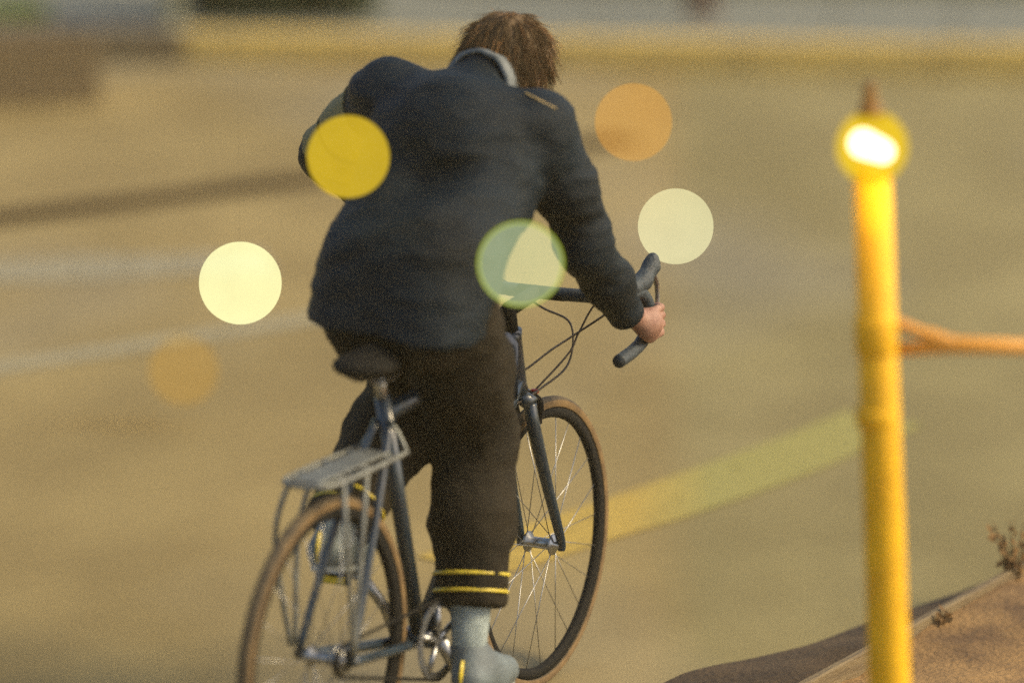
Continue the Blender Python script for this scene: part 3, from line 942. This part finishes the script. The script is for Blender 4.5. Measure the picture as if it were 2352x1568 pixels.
# cables
def cable(pts, r=0.0026):
    MB().tube(spline([(p[0], p[1], p[2] + (DZ if p[2] > .85 else 0)) for p in pts], 8), r, 6).build('cable', M['cable'], bike)
cable([(.205, .095, .985), (.17, .13, .955), (.09, .115, .93), (.055, .085, .86), (.045, .05, .78), (.012, .06 + CROWN.y, CROWN.z + .014)])
cable([(-.205, .095, .985), (-.16, .13, .95), (-.06, .12, .90), (.03, .09, .84), (.05, .04, .76), (.03, -.06, .72), (0.012, -.15, .70)])
cable([(.205, .09, .98), (.15, .10, .93), (.06, .05, .86), (.034, -.02, .80), (.014, -.10, .772), (0.0, -.128, .768)])

# =================================================================== THE RIDER  (same local frame as the bicycle)
person = empty('person', ROOT, (0, 0, HEAD))
tag(person, 'person in navy jacket and dark trousers bent over the bicycle handlebar', 'person')
HIP = Vector((0, -0.62, 1.09))
SHL, SHR = Vector((-0.220, -0.33, 1.412)), Vector((0.165, -0.33, 1.365))
ELR, WRR = Vector((0.215, -0.215, 1.095)), Vector((0.218, -0.018, 0.908))
ELL, WRL = Vector((-0.430, -0.205, 1.240)), Vector((-0.238, -0.005, 1.000))
HJL, HJR = Vector((-0.09, -0.61, 1.02)), Vector((0.09, -0.61, 1.02))
KNL, ANL = Vector((-0.135, -0.315, 0.79)), Vector((-0.130, -0.725, 0.526))
KNR, ANR = Vector((0.038, -0.40, 0.69)), Vector((0.098, -0.540, 0.252))
NB = Vector((-0.01, -0.285, 1.425))
HC = Vector((-0.002, -0.145, 1.452))
fu = Vector((0.16, 0.96, -0.22)).normalized()                     # the way the face looks
fr_ = fu.cross(Vector((0, 0, 1))).normalized()
fw = fr_.cross(fu).normalized()
AXS = [list(fr_), list(fu), list(fw)]
def hp(x, y, z): return HC + fr_ * x + fu * y + fw * z

def fingers(s, side):
    # right hand in the drops, left hand on the brake hood; four unequal fingers and a thumb each
    if side > 0:
        s.chain([WRR, (.242, .042, .905 + DZ), (.250, .055, .905 + DZ)], [.026, .025, .026], .02)
        s.o = s.o - np.array((0, 0, DZ))
        s.ell((.246, .062, .897), (.017, .036, .040), k=.02)
        for z, L in ((.931, 1.0), (.912, 1.06), (.892, 1.0), (.873, .85)):
            yb = .100 if .88 < z < .93 else .094
            y = yb
            s.chain([(.250, y - .022, z), (.248, y + .014, z), (.236, y + .029 * L, z - .002), (.212, y + .030 * L, z - .003), (.199, y + .014 * L, z - .002)], [.0098, .0095, .0090, .0085, .0075], .003)
        s.chain([(.240, .050, .925), (.214, .062, .930), (.198, .084, .926), (.199, .104, .920)], [.012, .0105, .0098, .008], .004)
    else:
        s.chain([WRL, (-.236, .030, 1.020 + DZ)], [.026, .026], .02)
        s.o = s.o - np.array((0, 0, DZ))
        s.ell((-.232, .040, 1.014), (.036, .040, .017), k=.02)
        for i, L in enumerate((1.0, 1.05, .98, .82)):
            y = .093 - i * .0195
            zt = .998 + .20 * (y - .03)
            s.chain([(-.236, y - .006, zt + .020), (-.250, y + .006, zt + .008), (-.251, y + .010, zt - .016 * L), (-.232, y + .012, zt - .034 * L), (-.214, y + .011, zt - .036 * L)], [.0098, .0095, .009, .0085, .0075], .003)
        s.chain([(-.214, .030, 1.022), (-.192, .052, 1.014), (-.183, .078, 1.004), (-.186, .098, .998)], [.012, .0105, .0098, .008], .004)
    s.o = s.o + np.array((0, 0, DZ))

def body():
    s = SDF((-0.46, -0.92, 0.10), (0.40, 0.20, 1.72), 0.0048)
    # trunk (kept inside the clothes)
    s.ell(HIP + Vector((0, 0, -.02)), (.135, .105, .12), k=.02)
    for q in (-1, 1):
        sh = SHL if q < 0 else SHR
        s.cap(HIP + Vector((q * .06, .02, .02)), sh + Vector((-q * .09, .0, -.05)), .075, .085, .05)
    s.cap(SHL + Vector((.03, 0, 0)), SHR + Vector((-.03, 0, 0)), .05, .05, .04)
    s.cap(NB + Vector((0, -.05, -.04)), NB, .06, .05, .04)
    # neck and head
    s.cap(NB, hp(0, -.03, -.06), .053, .050, .03)
    s.ell(hp(0, -.008, .02), (.073, .094, .088), AXS, .02)
    s.ell(hp(0, .035, -.055), (.050, .052, .055), AXS, .03)
    s.cap(hp(0, .087, .012), hp(0, .103, -.022), .009, .013, .012)
    for q in (-1, 1):
        s.ell(hp(q * .029, .083, .015), (.014, .012, .010), AXS, .010, True)
        s.ell(hp(q * .029, .074, .015), (.0115, .0115, .0115), AXS, .002)
        s.ell(hp(q * .074, -.008, -.002), (.010, .018, .031), AXS, .006)
    s.ell(hp(0, .088, -.050), (.026, .010, .0045), AXS, .004, True)
    # arms and hands
    s.chain([SHR, ELR, WRR], [.044, .036, .026], .02)
    s.chain([SHL, ELL, WRL], [.044, .036, .026], .02)
    fingers(s, 1); fingers(s, -1)
    # legs and feet
    s.chain([HJR, KNR, KNR * .55 + ANR * .45, ANR, ANR + Vector((0, .02, -.05))], [.068, .046, .043, .030, .030], .03)
    s.chain([HJL, KNL, KNL * .55 + ANL * .45, ANL, ANL + Vector((0, .02, -.05))], [.068, .046, .043, .030, .030], .03)
    s.chain([ANR + Vector((0, -.02, -.05)), (.118, -.45, .180)], [.028, .024], .02)
    s.chain([ANL + Vector((0, -.02, -.04)), (-.13, -.64, .463)], [.028, .024], .02)
    V, F = s.mesh()
    return obj('body', V, F, M['skin'], person)
bo = body()

def jacket():
    s = SDF((-0.52, -0.98, 0.82), (0.46, 0.12, 1.68), 0.0068)
    # torso: two columns, shoulder yoke, rounded back, skirt over the hips
    s.ell(HIP + Vector((0, -.0, .015)), (.182, .146, .125), k=.02)
    for q in (-1, 1):
        sh = SHL if q < 0 else SHR
        s.cap(HIP + Vector((.085 if q > 0 else -.062, .015, .04)), sh + Vector((-.085 if q > 0 else .112, -.035, -.075)), .110, .116 if q > 0 else .106, .06)
    s.cap(SHL + Vector((.015, 0, -.012)), SHR + Vector((-.015, 0, -.012)), .076, .074, .05)
    s.ell((.0, -.42, 1.345), (.165, .125, .13), k=.06)
    s.cap(NB + Vector((0, -.035, -.02)), NB + Vector((.004, .02, .02)), .078, .064, .04)
    # skirt of the jacket
    s.cap((-.075, -.660, 1.04), (-.080, -.690, .955), .118, .116, .05)
    s.cap((.075, -.655, 1.04), (.080, -.685, .955), .118, .114, .05)
    # sleeves
    s.chain([SHR + Vector((-.01, 0, 0)), SHR * .5 + ELR * .5, ELR, ELR * .45 + WRR * .55, WRR + (WRR - ELR).normalized() * .005], [.078, .064, .056, .048, .038], .035)
    s.chain([SHL + Vector((.01, 0, 0)), SHL * .5 + ELL * .5, ELL, ELL * .45 + WRL * .55, WRL + (WRL - ELL).normalized() * .005], [.072, .064, .056, .048, .038], .035)
    # open ends at the hem, cuffs
    s.plane_cut((0, -.66, .982), (-0.10, .02, -1), lambda P: (P[..., 1] < -0.45))
    for W_, E_ in ((WRR, ELR), (WRL, ELL)):
        d = (W_ - E_).normalized()
        s.plane_cut(W_ + d * .012, d, lambda P, W_=W_: np.linalg.norm(P - np.array(W_), axis=-1) < .10)
    V, F = s.mesh()
    V = wrinkle(V, F, 0.0062, 5.5, (0.7, 1.0, 1.9), 1.7)
    V = wrinkle(V, F, 0.0026, 15, (0.8, 1.0, 1.7), 5.1)
    # drag folds from the right armpit across the back
    N = normals(V, F)
    c = V[:, 2] - 1.26 - 0.45 * V[:, 0]
    back = np.clip(-N[:, 1], 0, 1) * np.exp(-((V[:, 0] - .02) / .2) ** 2)
    V = V + N * (back * (-0.010 * np.exp(-(c / .018) ** 2) + 0.008 * np.exp(-((c - .05) / .025) ** 2) - 0.007 * np.exp(-((c + .10) / .016) ** 2) + 0.006 * np.exp(-((c + .06) / .02) ** 2)))[:, None]
    return V, F
JV, JF = jacket()
jk = obj('jacket', JV, JF, M['jacket'], person)
JN = normals(JV, JF)

def patch(name, m, sel_v, off, parent, thick=0.004):
    """a sewn-on panel: the selected part of the jacket, raised, with a closed rim"""
    ok = sel_v(JV, JN)
    fs = JF[ok[JF].all(axis=1)]
    ids = np.unique(fs)
    mp = -np.ones(len(JV), int); mp[ids] = np.arange(len(ids))
    A = JV[ids] + JN[ids] * off
    B = JV[ids] + JN[ids] * (off - thick)
    n = len(ids)
    q = mp[fs]
    edges = {}
    for f in q:
        for i in range(4):
            e = (int(f[i]), int(f[(i + 1) % 4]))
            if (e[1], e[0]) in edges: del edges[(e[1], e[0])]
            else: edges[e] = 1
    faces = [tuple(map(int, f)) for f in q] + [tuple(int(x) + n for x in f[::-1]) for f in q] + [(b, a, a + n, b + n) for (a, b) in edges]
    return obj(name, np.concatenate([A, B]), faces, m, parent)
# olive mesh panels on the left sleeve, split by a dark seam
def seg_t(V, a, b):
    a = np.array(a); ba = np.array(b) - a
    return ((V - a) @ ba) / (ba @ ba)
def sel_upper(lo, hi):
    def f(V, N):
        t = seg_t(V, SHL, ELL)
        d = np.linalg.norm(V - (np.array(SHL) + t[:, None] * np.array(ELL - SHL)), axis=1)
        return (t > lo) & (t < hi) & (d < .115) & (N[:, 1] - 0.55 * N[:, 0] > -9) & (N[:, 1] < 0.12) & (V[:, 0] < -0.17)
    return f
p1 = patch('sleeve_panel', M['panel'], sel_upper(0.22, 0.60), .004, jk)
p1['label'] = 'olive mesh panel on the left sleeve'
p2 = patch('sleeve_panel', M['panel'], sel_upper(0.66, 0.95), .004, jk)
p2['label'] = 'olive mesh panel near the left elbow'
# collar: grey band standing round the neck
def collar():
    n = 40
    vs, fs = [], []
    c0 = NB + Vector((.002, .000, .012)); u = (hp(0, -.03, -.05) - NB).normalized()
    x = u.orthogonal().normalized(); y = u.cross(x)
    for k in range(n):
        t = 2 * math.pi * k / n
        d = x * math.cos(t) + y * math.sin(t)
        for r, h in ((.080, -.020), (.079, .022), (.075, .047), (.068, .047), (.070, .02), (.070, -.020)):
            vs.append(c0 + d * (r + .003 * mnoise.noise(d * 3)) + u * (h + .004 * math.sin(3 * t)))
    for k in range(n):
        a, b = k * 6, ((k + 1) % n) * 6
        for i in range(6):
            fs.append((a + i, a + (i + 1) % 6, b + (i + 1) % 6, b + i))
    o = obj('collar', vs, fs, M['collar'], person)
    o['label'] = 'pale grey collar band'
collar()
# cream piping along the right shoulder seam
def piping():
    best = []
    for t in (0.45, 0.72, 0.98):
        tgt = np.array((SHR.x - .07 + .11 * t, SHR.y - .06 + .03 * t, SHR.z + .085 - .05 * t))
        i = int(np.argmin(((JV - tgt) ** 2).sum(1)))
        best.append(JV[i] + JN[i] * .002)
    MB().tube(spline(best, 6), 0.0020, 6).build('piping', M['piping'], jk)
piping()
# jacket hem band and cuffs
for W_, E_ in ((WRR, ELR), (WRL, ELL)):
    d = (W_ - E_).normalized()
    MB().tube([W_ + d * (-.022), W_ + d * .012, W_ + d * .018], [.0435, .0420, .034], 20).build('cuff', M['jacket'], jk)

def trousers():
    s = SDF((-0.32, -0.92, 0.24), (0.32, -0.08, 1.20), 0.0068)
    s.ell(HIP + Vector((0, -.01, -.05)), (.160, .132, .120), k=.02)
    s.ell((-.072, -.675, .985), (.085, .095, .095), k=.03)
    s.ell((.072, -.675, .985), (.085, .095, .095), k=.03)
    s.chain([HJR, HJR * .5 + KNR * .5, KNR, KNR * .6 + ANR * .4, ANR + (KNR - ANR) * .22], [.102, .102, .086, .086, .074], .04)
    s.chain([HJL, HJL * .5 + KNL * .5, KNL, KNL * .6 + ANL * .4, ANL + (KNL - ANL) * .06], [.102, .102, .086, .086, .074], .04)
    for K_, A_, t_ in ((KNR, ANR, .20), (KNL, ANL, .04)):
        d = (A_ - K_).normalized(); q = A_ + (K_ - A_) * t_
        s.plane_cut(q, d, lambda P, q=q: np.linalg.norm(P - np.array(q), axis=-1) < .11)
    V, F = s.mesh()
    V = wrinkle(V, F, 0.0055, 7, (1.0, 1.0, 1.5), 9.0)
    V = wrinkle(V, F, 0.0024, 19, (1.0, 1.0, 1.5), 2.0)
    return obj('trousers', V, F, M['trousers'], person)
tr = trousers()
# reflective piping down the left trouser leg and bands at the left ankle
d = (ANL - KNL).normalized()
for K_, A_, t_, r_ in ((KNL, ANL, .84, .079), (KNL, ANL, .91, .077), (KNR, ANR, .66, .082), (KNR, ANR, .74, .080)):
    d = (A_ - K_).normalized()
    c = K_.lerp(A_, t_)
    x = d.orthogonal().normalized(); y = d.cross(x)
    MB().tube([c + (x * math.cos(a) + y * math.sin(a)) * r_ for a in [2 * math.pi * k / 28 for k in range(28)]], 0.0042, 6, closed=True).build('ankle_band', M['reflect_yellow'], tr)
# socks and shoes
def sock(A_, K_, foot, t0):
    top = A_ + (K_ - A_) * t0
    MB().tube(spline([top, A_ + (K_ - A_) * t0 * .5, A_, A_ + Vector((0, .012, -.05))], 5), [.047, .046, .046, .045, .044, .043, .042, .041, .040, .039, .038, .038, .038, .038, .038, .040], 20).build('sock', M['sock'], person)
sock(ANR, KNR, None, .26)
sock(ANL, KNL, None, .09)
def shoe(A_, heel, toe, nrm):
    lo = np.minimum(np.minimum(np.array(heel), np.array(toe)), np.array(A_)) - .08
    hi = np.maximum(np.maximum(np.array(heel), np.array(toe)), np.array(A_)) + .06
    s = SDF(lo, hi, 0.005)
    heel = Vector(heel); toe = Vector(toe); nrm = Vector(nrm).normalized()
    s.chain([heel, heel.lerp(toe, .55), toe], [.036, .041, .034], .02)
    s.cap(heel + nrm * .01 + (toe - heel) * .12, A_ + nrm * -.01, .038, .042, .03)
    s.cap(heel.lerp(toe, .35) + nrm * .028, heel.lerp(toe, .75) + nrm * .006, .034, .028, .03)
    s.plane_cut(heel - nrm * .028, -nrm)
    V, F = s.mesh()
    o = obj('shoe', V, F, M['shoe'], person)
    sl_ = MB()
    f = (toe - heel).normalized(); r = f.cross(nrm).normalized()
    L = (toe - heel).length
    loop = []
    for k in range(36):
        a = 2 * math.pi * k / 36
        yy = math.cos(a); wdt = .040 - .006 * yy
        loop.append(heel + f * (L / 2 + yy * (L / 2 + .036)) + r * (math.sin(a) * wdt))
    vs = [p - nrm * .024 for p in loop] + [p - nrm * .037 for p in loop]
    fs = [(k, (k + 1) % 36, 36 + (k + 1) % 36, 36 + k)[::-1] for k in range(36)] + [tuple(range(36)), tuple(range(71, 35, -1))]
    obj('sole', vs, fs, M['sole'], o, False)
    tab = heel - f * .0365
    MB().tube([tab - nrm * .016 + f * .003, tab + nrm * .02, tab + nrm * .05 + f * .006], [.006, .008, .006], 8, flat=0.5).build('heel_tab', M['reflect_yellow'], o)
    for q in range(4):
        c = heel.lerp(toe, .42 + q * .10) + nrm * (.062 - q * .011)
        MB().tube([c - r * .024 - nrm * .012, c + nrm * .002, c + r * .024 - nrm * .012], .0028, 6).build('lace', M['black'], o)
shoe(ANR, (.115, -.575, .188), (.122, -.425, .172), (0, .06, 1))
shoe(ANL, (-.132, -.762, .488), (-.136, -.618, .462), (0, .12, 1))

# hair: a rough shell plus loose strands
def hair():
    s = SDF(np.array(HC) - .24, np.array(HC) + .2, 0.0055)
    s.ell(hp(0, -.022, .028), (.083, .100, .094), AXS, 0)
    s.cap(hp(-.03, -.060, -.02), hp(-.025, -.075, -.085), .058, .034, .03)
    s.cap(hp(.03, -.060, -.02), hp(.035, -.070, -.095), .058, .032, .03)
    s.ell(hp(0, .105, -.045), (.085, .095, .085), AXS, .012, True)
    s.ell(hp(0, .085, -.10), (.10, .10, .09), AXS, .012, True)
    V, F = s.mesh()
    V = wrinkle(V, F, 0.006, 16, (1.6, 1.0, 0.5), 4.0)
    h = obj('hair', V, F, M['hair'], person)
    N = normals(V, F)
    for nm, m, cnt, lf in (('strands', M['hair'], 3000, .005), ('flyaway_strands', M['hair_light'], 500, .011)):
        mb = MB()
        for i in range(cnt):
            k = random.randrange(len(V))
            p = Vector(V[k]); n = Vector(N[k])
            if (p - HC).dot(fu) > .05 and (p - HC).dot(fw) < .03: continue
            dn = (Vector((0, -.25, -1)) - n * Vector((0, -.25, -1)).dot(n)).normalized()
            L = random.uniform(.03, .065)
            j = Vector([random.gauss(0, .16) for _ in range(3)])
            pts = [p - n * .003]
            for t in (.25, .5, .75, 1.0):
                pts.append(p + (dn + j * t) * (L * t) + n * (lf * t * random.uniform(.4, 1.1) + .003) + Vector((0, 0, -.01 * t * t)))
            mb.tube(pts, [.0008, .0008, .0007, .0006, .0003], 3)
        mb.build(nm, m, h)
hair()

# =================================================================== LAMP POST AND LIGHT-DISC GLOBES
# yellow lamp post standing in the bed
def lamp_post():
    base = G(2060, 2050, 0.05)
    D = base.y
    def on_plane(px, py):
        r = ray(px, py); return CP + r * (D / r.y)
    top = on_plane(2003, 400)
    root = empty('lamp_post', (base.x, base.y, 0.04))
    tag(root, 'leaning yellow lamp post with glowing amber lantern standing in the soil bed', 'lamp post')
    def L(p): return Vector(p) - Vector((base.x, base.y, 0.04))
    a = L(base); b = L(top)
    u = (b - a).normalized()
    rr = 47 / FPX * D / math.cos(PITCH)
    MB().tube([a - u * .06, a + u * .2, a.lerp(b, .6), b], [rr * 1.10, rr * 1.08, rr, rr * .92], 28).build('shaft', M['post_yellow'], root)
    def collar_at(py, w, h, nm='collar'):
        c = L(on_plane(2008 + (py - 400) * .013, py))
        MB().tube([c - u * h, c - u * h * .8, c + u * h * .8, c + u * h], [rr * 1.0, rr * w, rr * w, rr * 1.0], 28).build(nm, M['post_yellow'], root)
        return c
    collar_at(955, 1.07, .018)
    c2 = collar_at(770, 1.05, .035)
    MB().tube([a - u * .02, a + u * .02, a + u * .05, a + u * .09], [rr * 2.1, rr * 2.1, rr * 1.5, rr * 1.1], 28).build('base_flange', M['post_yellow'], root)
    # forked orange side arm
    arm = empty('side_arm', (0, 0, 0)); arm.parent = root
    j = L(on_plane(2200, 792)); e = L(on_plane(2480, 800))
    MB().tube(spline([c2 + u * .028 + Vector((rr * .8, 0, 0)), L(on_plane(2120, 765)), j], 6), [.011] * 7 + [.014] * 6, 12).build('brace', M['arm_orange'], arm)
    MB().tube([c2 - u * .028 + Vector((rr * .8, 0, 0)), j, e], [.011, .0165, .013], 12).build('bar', M['arm_orange'], arm)
    MB().ellipsoid(e, (.02, .02, .02), 10).build('end_knob', M['arm_orange'], arm)
    # lantern: neck, amber globe shaped as the bulb's halo, hot bulb, cap with finial
    g = L(on_plane(2003, 338))
    MB().tube([b - u * .01, b + u * .012, g - u * .055], [rr * .92, rr * .72, .030], 24).build('neck', M['post_yellow'], root)
    MB().ellipsoid(g, (.066, .066, .068), 20).build('halo_globe', M['amber_halo'], root)
    rot = Matrix.Rotation(R(22), 3, 'Y')
    bl = SDF(np.array(g) - .08, np.array(g) + .08, .004)
    d1 = rot @ Vector((1, 0, 0))
    bl.cap(g - d1 * .018, g + d1 * .022, .026, .021, .01)
    V, F = bl.mesh()
    obj('bulb', V, F, M['bulb_glow'], root)
    MB().tube([g + u * .052, g + u * .066, g + u * .10, g + u * .118, g + u * .124], [.030, .024, .011, .013, .005], 20).build('finial', M['lamp_cap'], root)
    ld = bpy.data.lights.new('lantern_light', 'POINT')
    ld.energy = 0.9; ld.color = (1.0, 0.62, 0.12); ld.shadow_soft_size = .07
    lo = bpy.data.objects.new('lantern_light', ld); col.objects.link(lo); lo.parent = root; lo.location = g - Vector((0, .12, 0))
lamp_post()

# globes added for out-of-focus light discs, on added wires and overhead line
GL = [  # px, py, radius px, depth, colour seen, tint, label
    (800, 360, 95, 7.95, (0.76, 0.51, 0.030), (0.75, 0.70, 0.35), 'strong yellow glowing globe added as a blurred light disc at the left sleeve of the rider'),
    (1455, 281, 89, 9.2, (0.52, 0.285, 0.068), (0.97, 0.95, 0.85), 'dim orange glowing globe added as a blurred light disc beside the right shoulder of the rider'),
    (1552, 520, 87, 8.8, (0.73, 0.66, 0.34), (0.80, 0.80, 0.78), 'pale cream glowing globe added as a blurred light disc above the right end of the handlebar'),
    (552, 650, 95, 8.65, (0.98, 0.94, 0.46), (0.80, 0.80, 0.75), 'bright lemon white glowing globe added as a blurred light disc behind the back of the rider'),
    (1196, 606, 97, 7.72, (0.56, 0.54, 0.26), (0.99, 0.99, 0.98), 'pale green see-through glowing globe added as a blurred light disc in front of the navy jacket'),
    (422, 850, 80, 11.3, (0.40, 0.252, 0.070), (0.96, 0.93, 0.82), 'faint amber glowing globe added as a blurred light disc low over the road, dimmest of the set'),
]
LINE_Z = 3.3
heads = []
for (px, py, rp, dep, c, ti, lab) in GL:
    p = at_depth(px, py, dep)
    r = rp / FPX * dep
    root = empty('disc_globe', (p.x, p.y, p.z))
    tag(root, lab, 'globe lamp', 'glowing globes added as blurred light discs over the road')
    m = disc_glow_mat('disc_glow', c, ti)
    MB().ellipsoid((0, 0, 0), (r, r, r), 24).build('globe', m, root)
    MB().tube([(0, 0, r - .004), (0, 0, LINE_Z - p.z)], 0.00025, 5).build('wire', M['nylon'], root)
    heads.append((p.x, p.y))
    if px == 1196:
        disc_rim = [(r * 1.0 * math.cos(t), 0, r * 1.0 * math.sin(t)) for t in [2 * math.pi * k / 64 for k in range(64)]]
        MB().tube(disc_rim, 0.0022, 6, closed=True).build('disc_rim', glow('lime_glow', (0.42, 0.50, 0.02), 1.0 / 2 ** vs.exposure), root)  # bright rim of the blurred disc, added as a glowing ring
ordered = sorted(heads)
pts = [(-7.0, 8.6, 3.75)] + [(x, y, LINE_Z) for x, y in ordered] + [(7.0, 8.6, 3.75)]
ol = MB().tube(pts, 0.004, 6).build('overhead_cable', M['wire'])
tag(ol, 'thin dark cable added overhead to carry the light disc globes', 'cable')

# golden haze added over everything as a veil lifting the darks
hz = MB().box((0, 170, 1.5), (520, 480, 5.0)).build('haze', M['asphalt'], None, False)
hm = bpy.data.materials.new('golden_veil')
hm.use_nodes = True
hn = hm.node_tree
hn.nodes.remove(hn.nodes['Principled BSDF'])
pv_ = hn.nodes.new('ShaderNodeVolumePrincipled')
pv_.inputs['Color'].default_value = (1.0, 0.80, 0.40, 1)
pv_.inputs['Density'].default_value = 0.003
pv_.inputs['Anisotropy'].default_value = 0.2
hn.links.new(pv_.outputs[0], hn.nodes['Material Output'].inputs['Volume'])
hz.data.materials.clear(); hz.data.materials.append(hm)
tag(hz, 'thin golden haze added as a veil that lifts the darks', 'haze', kind='stuff')
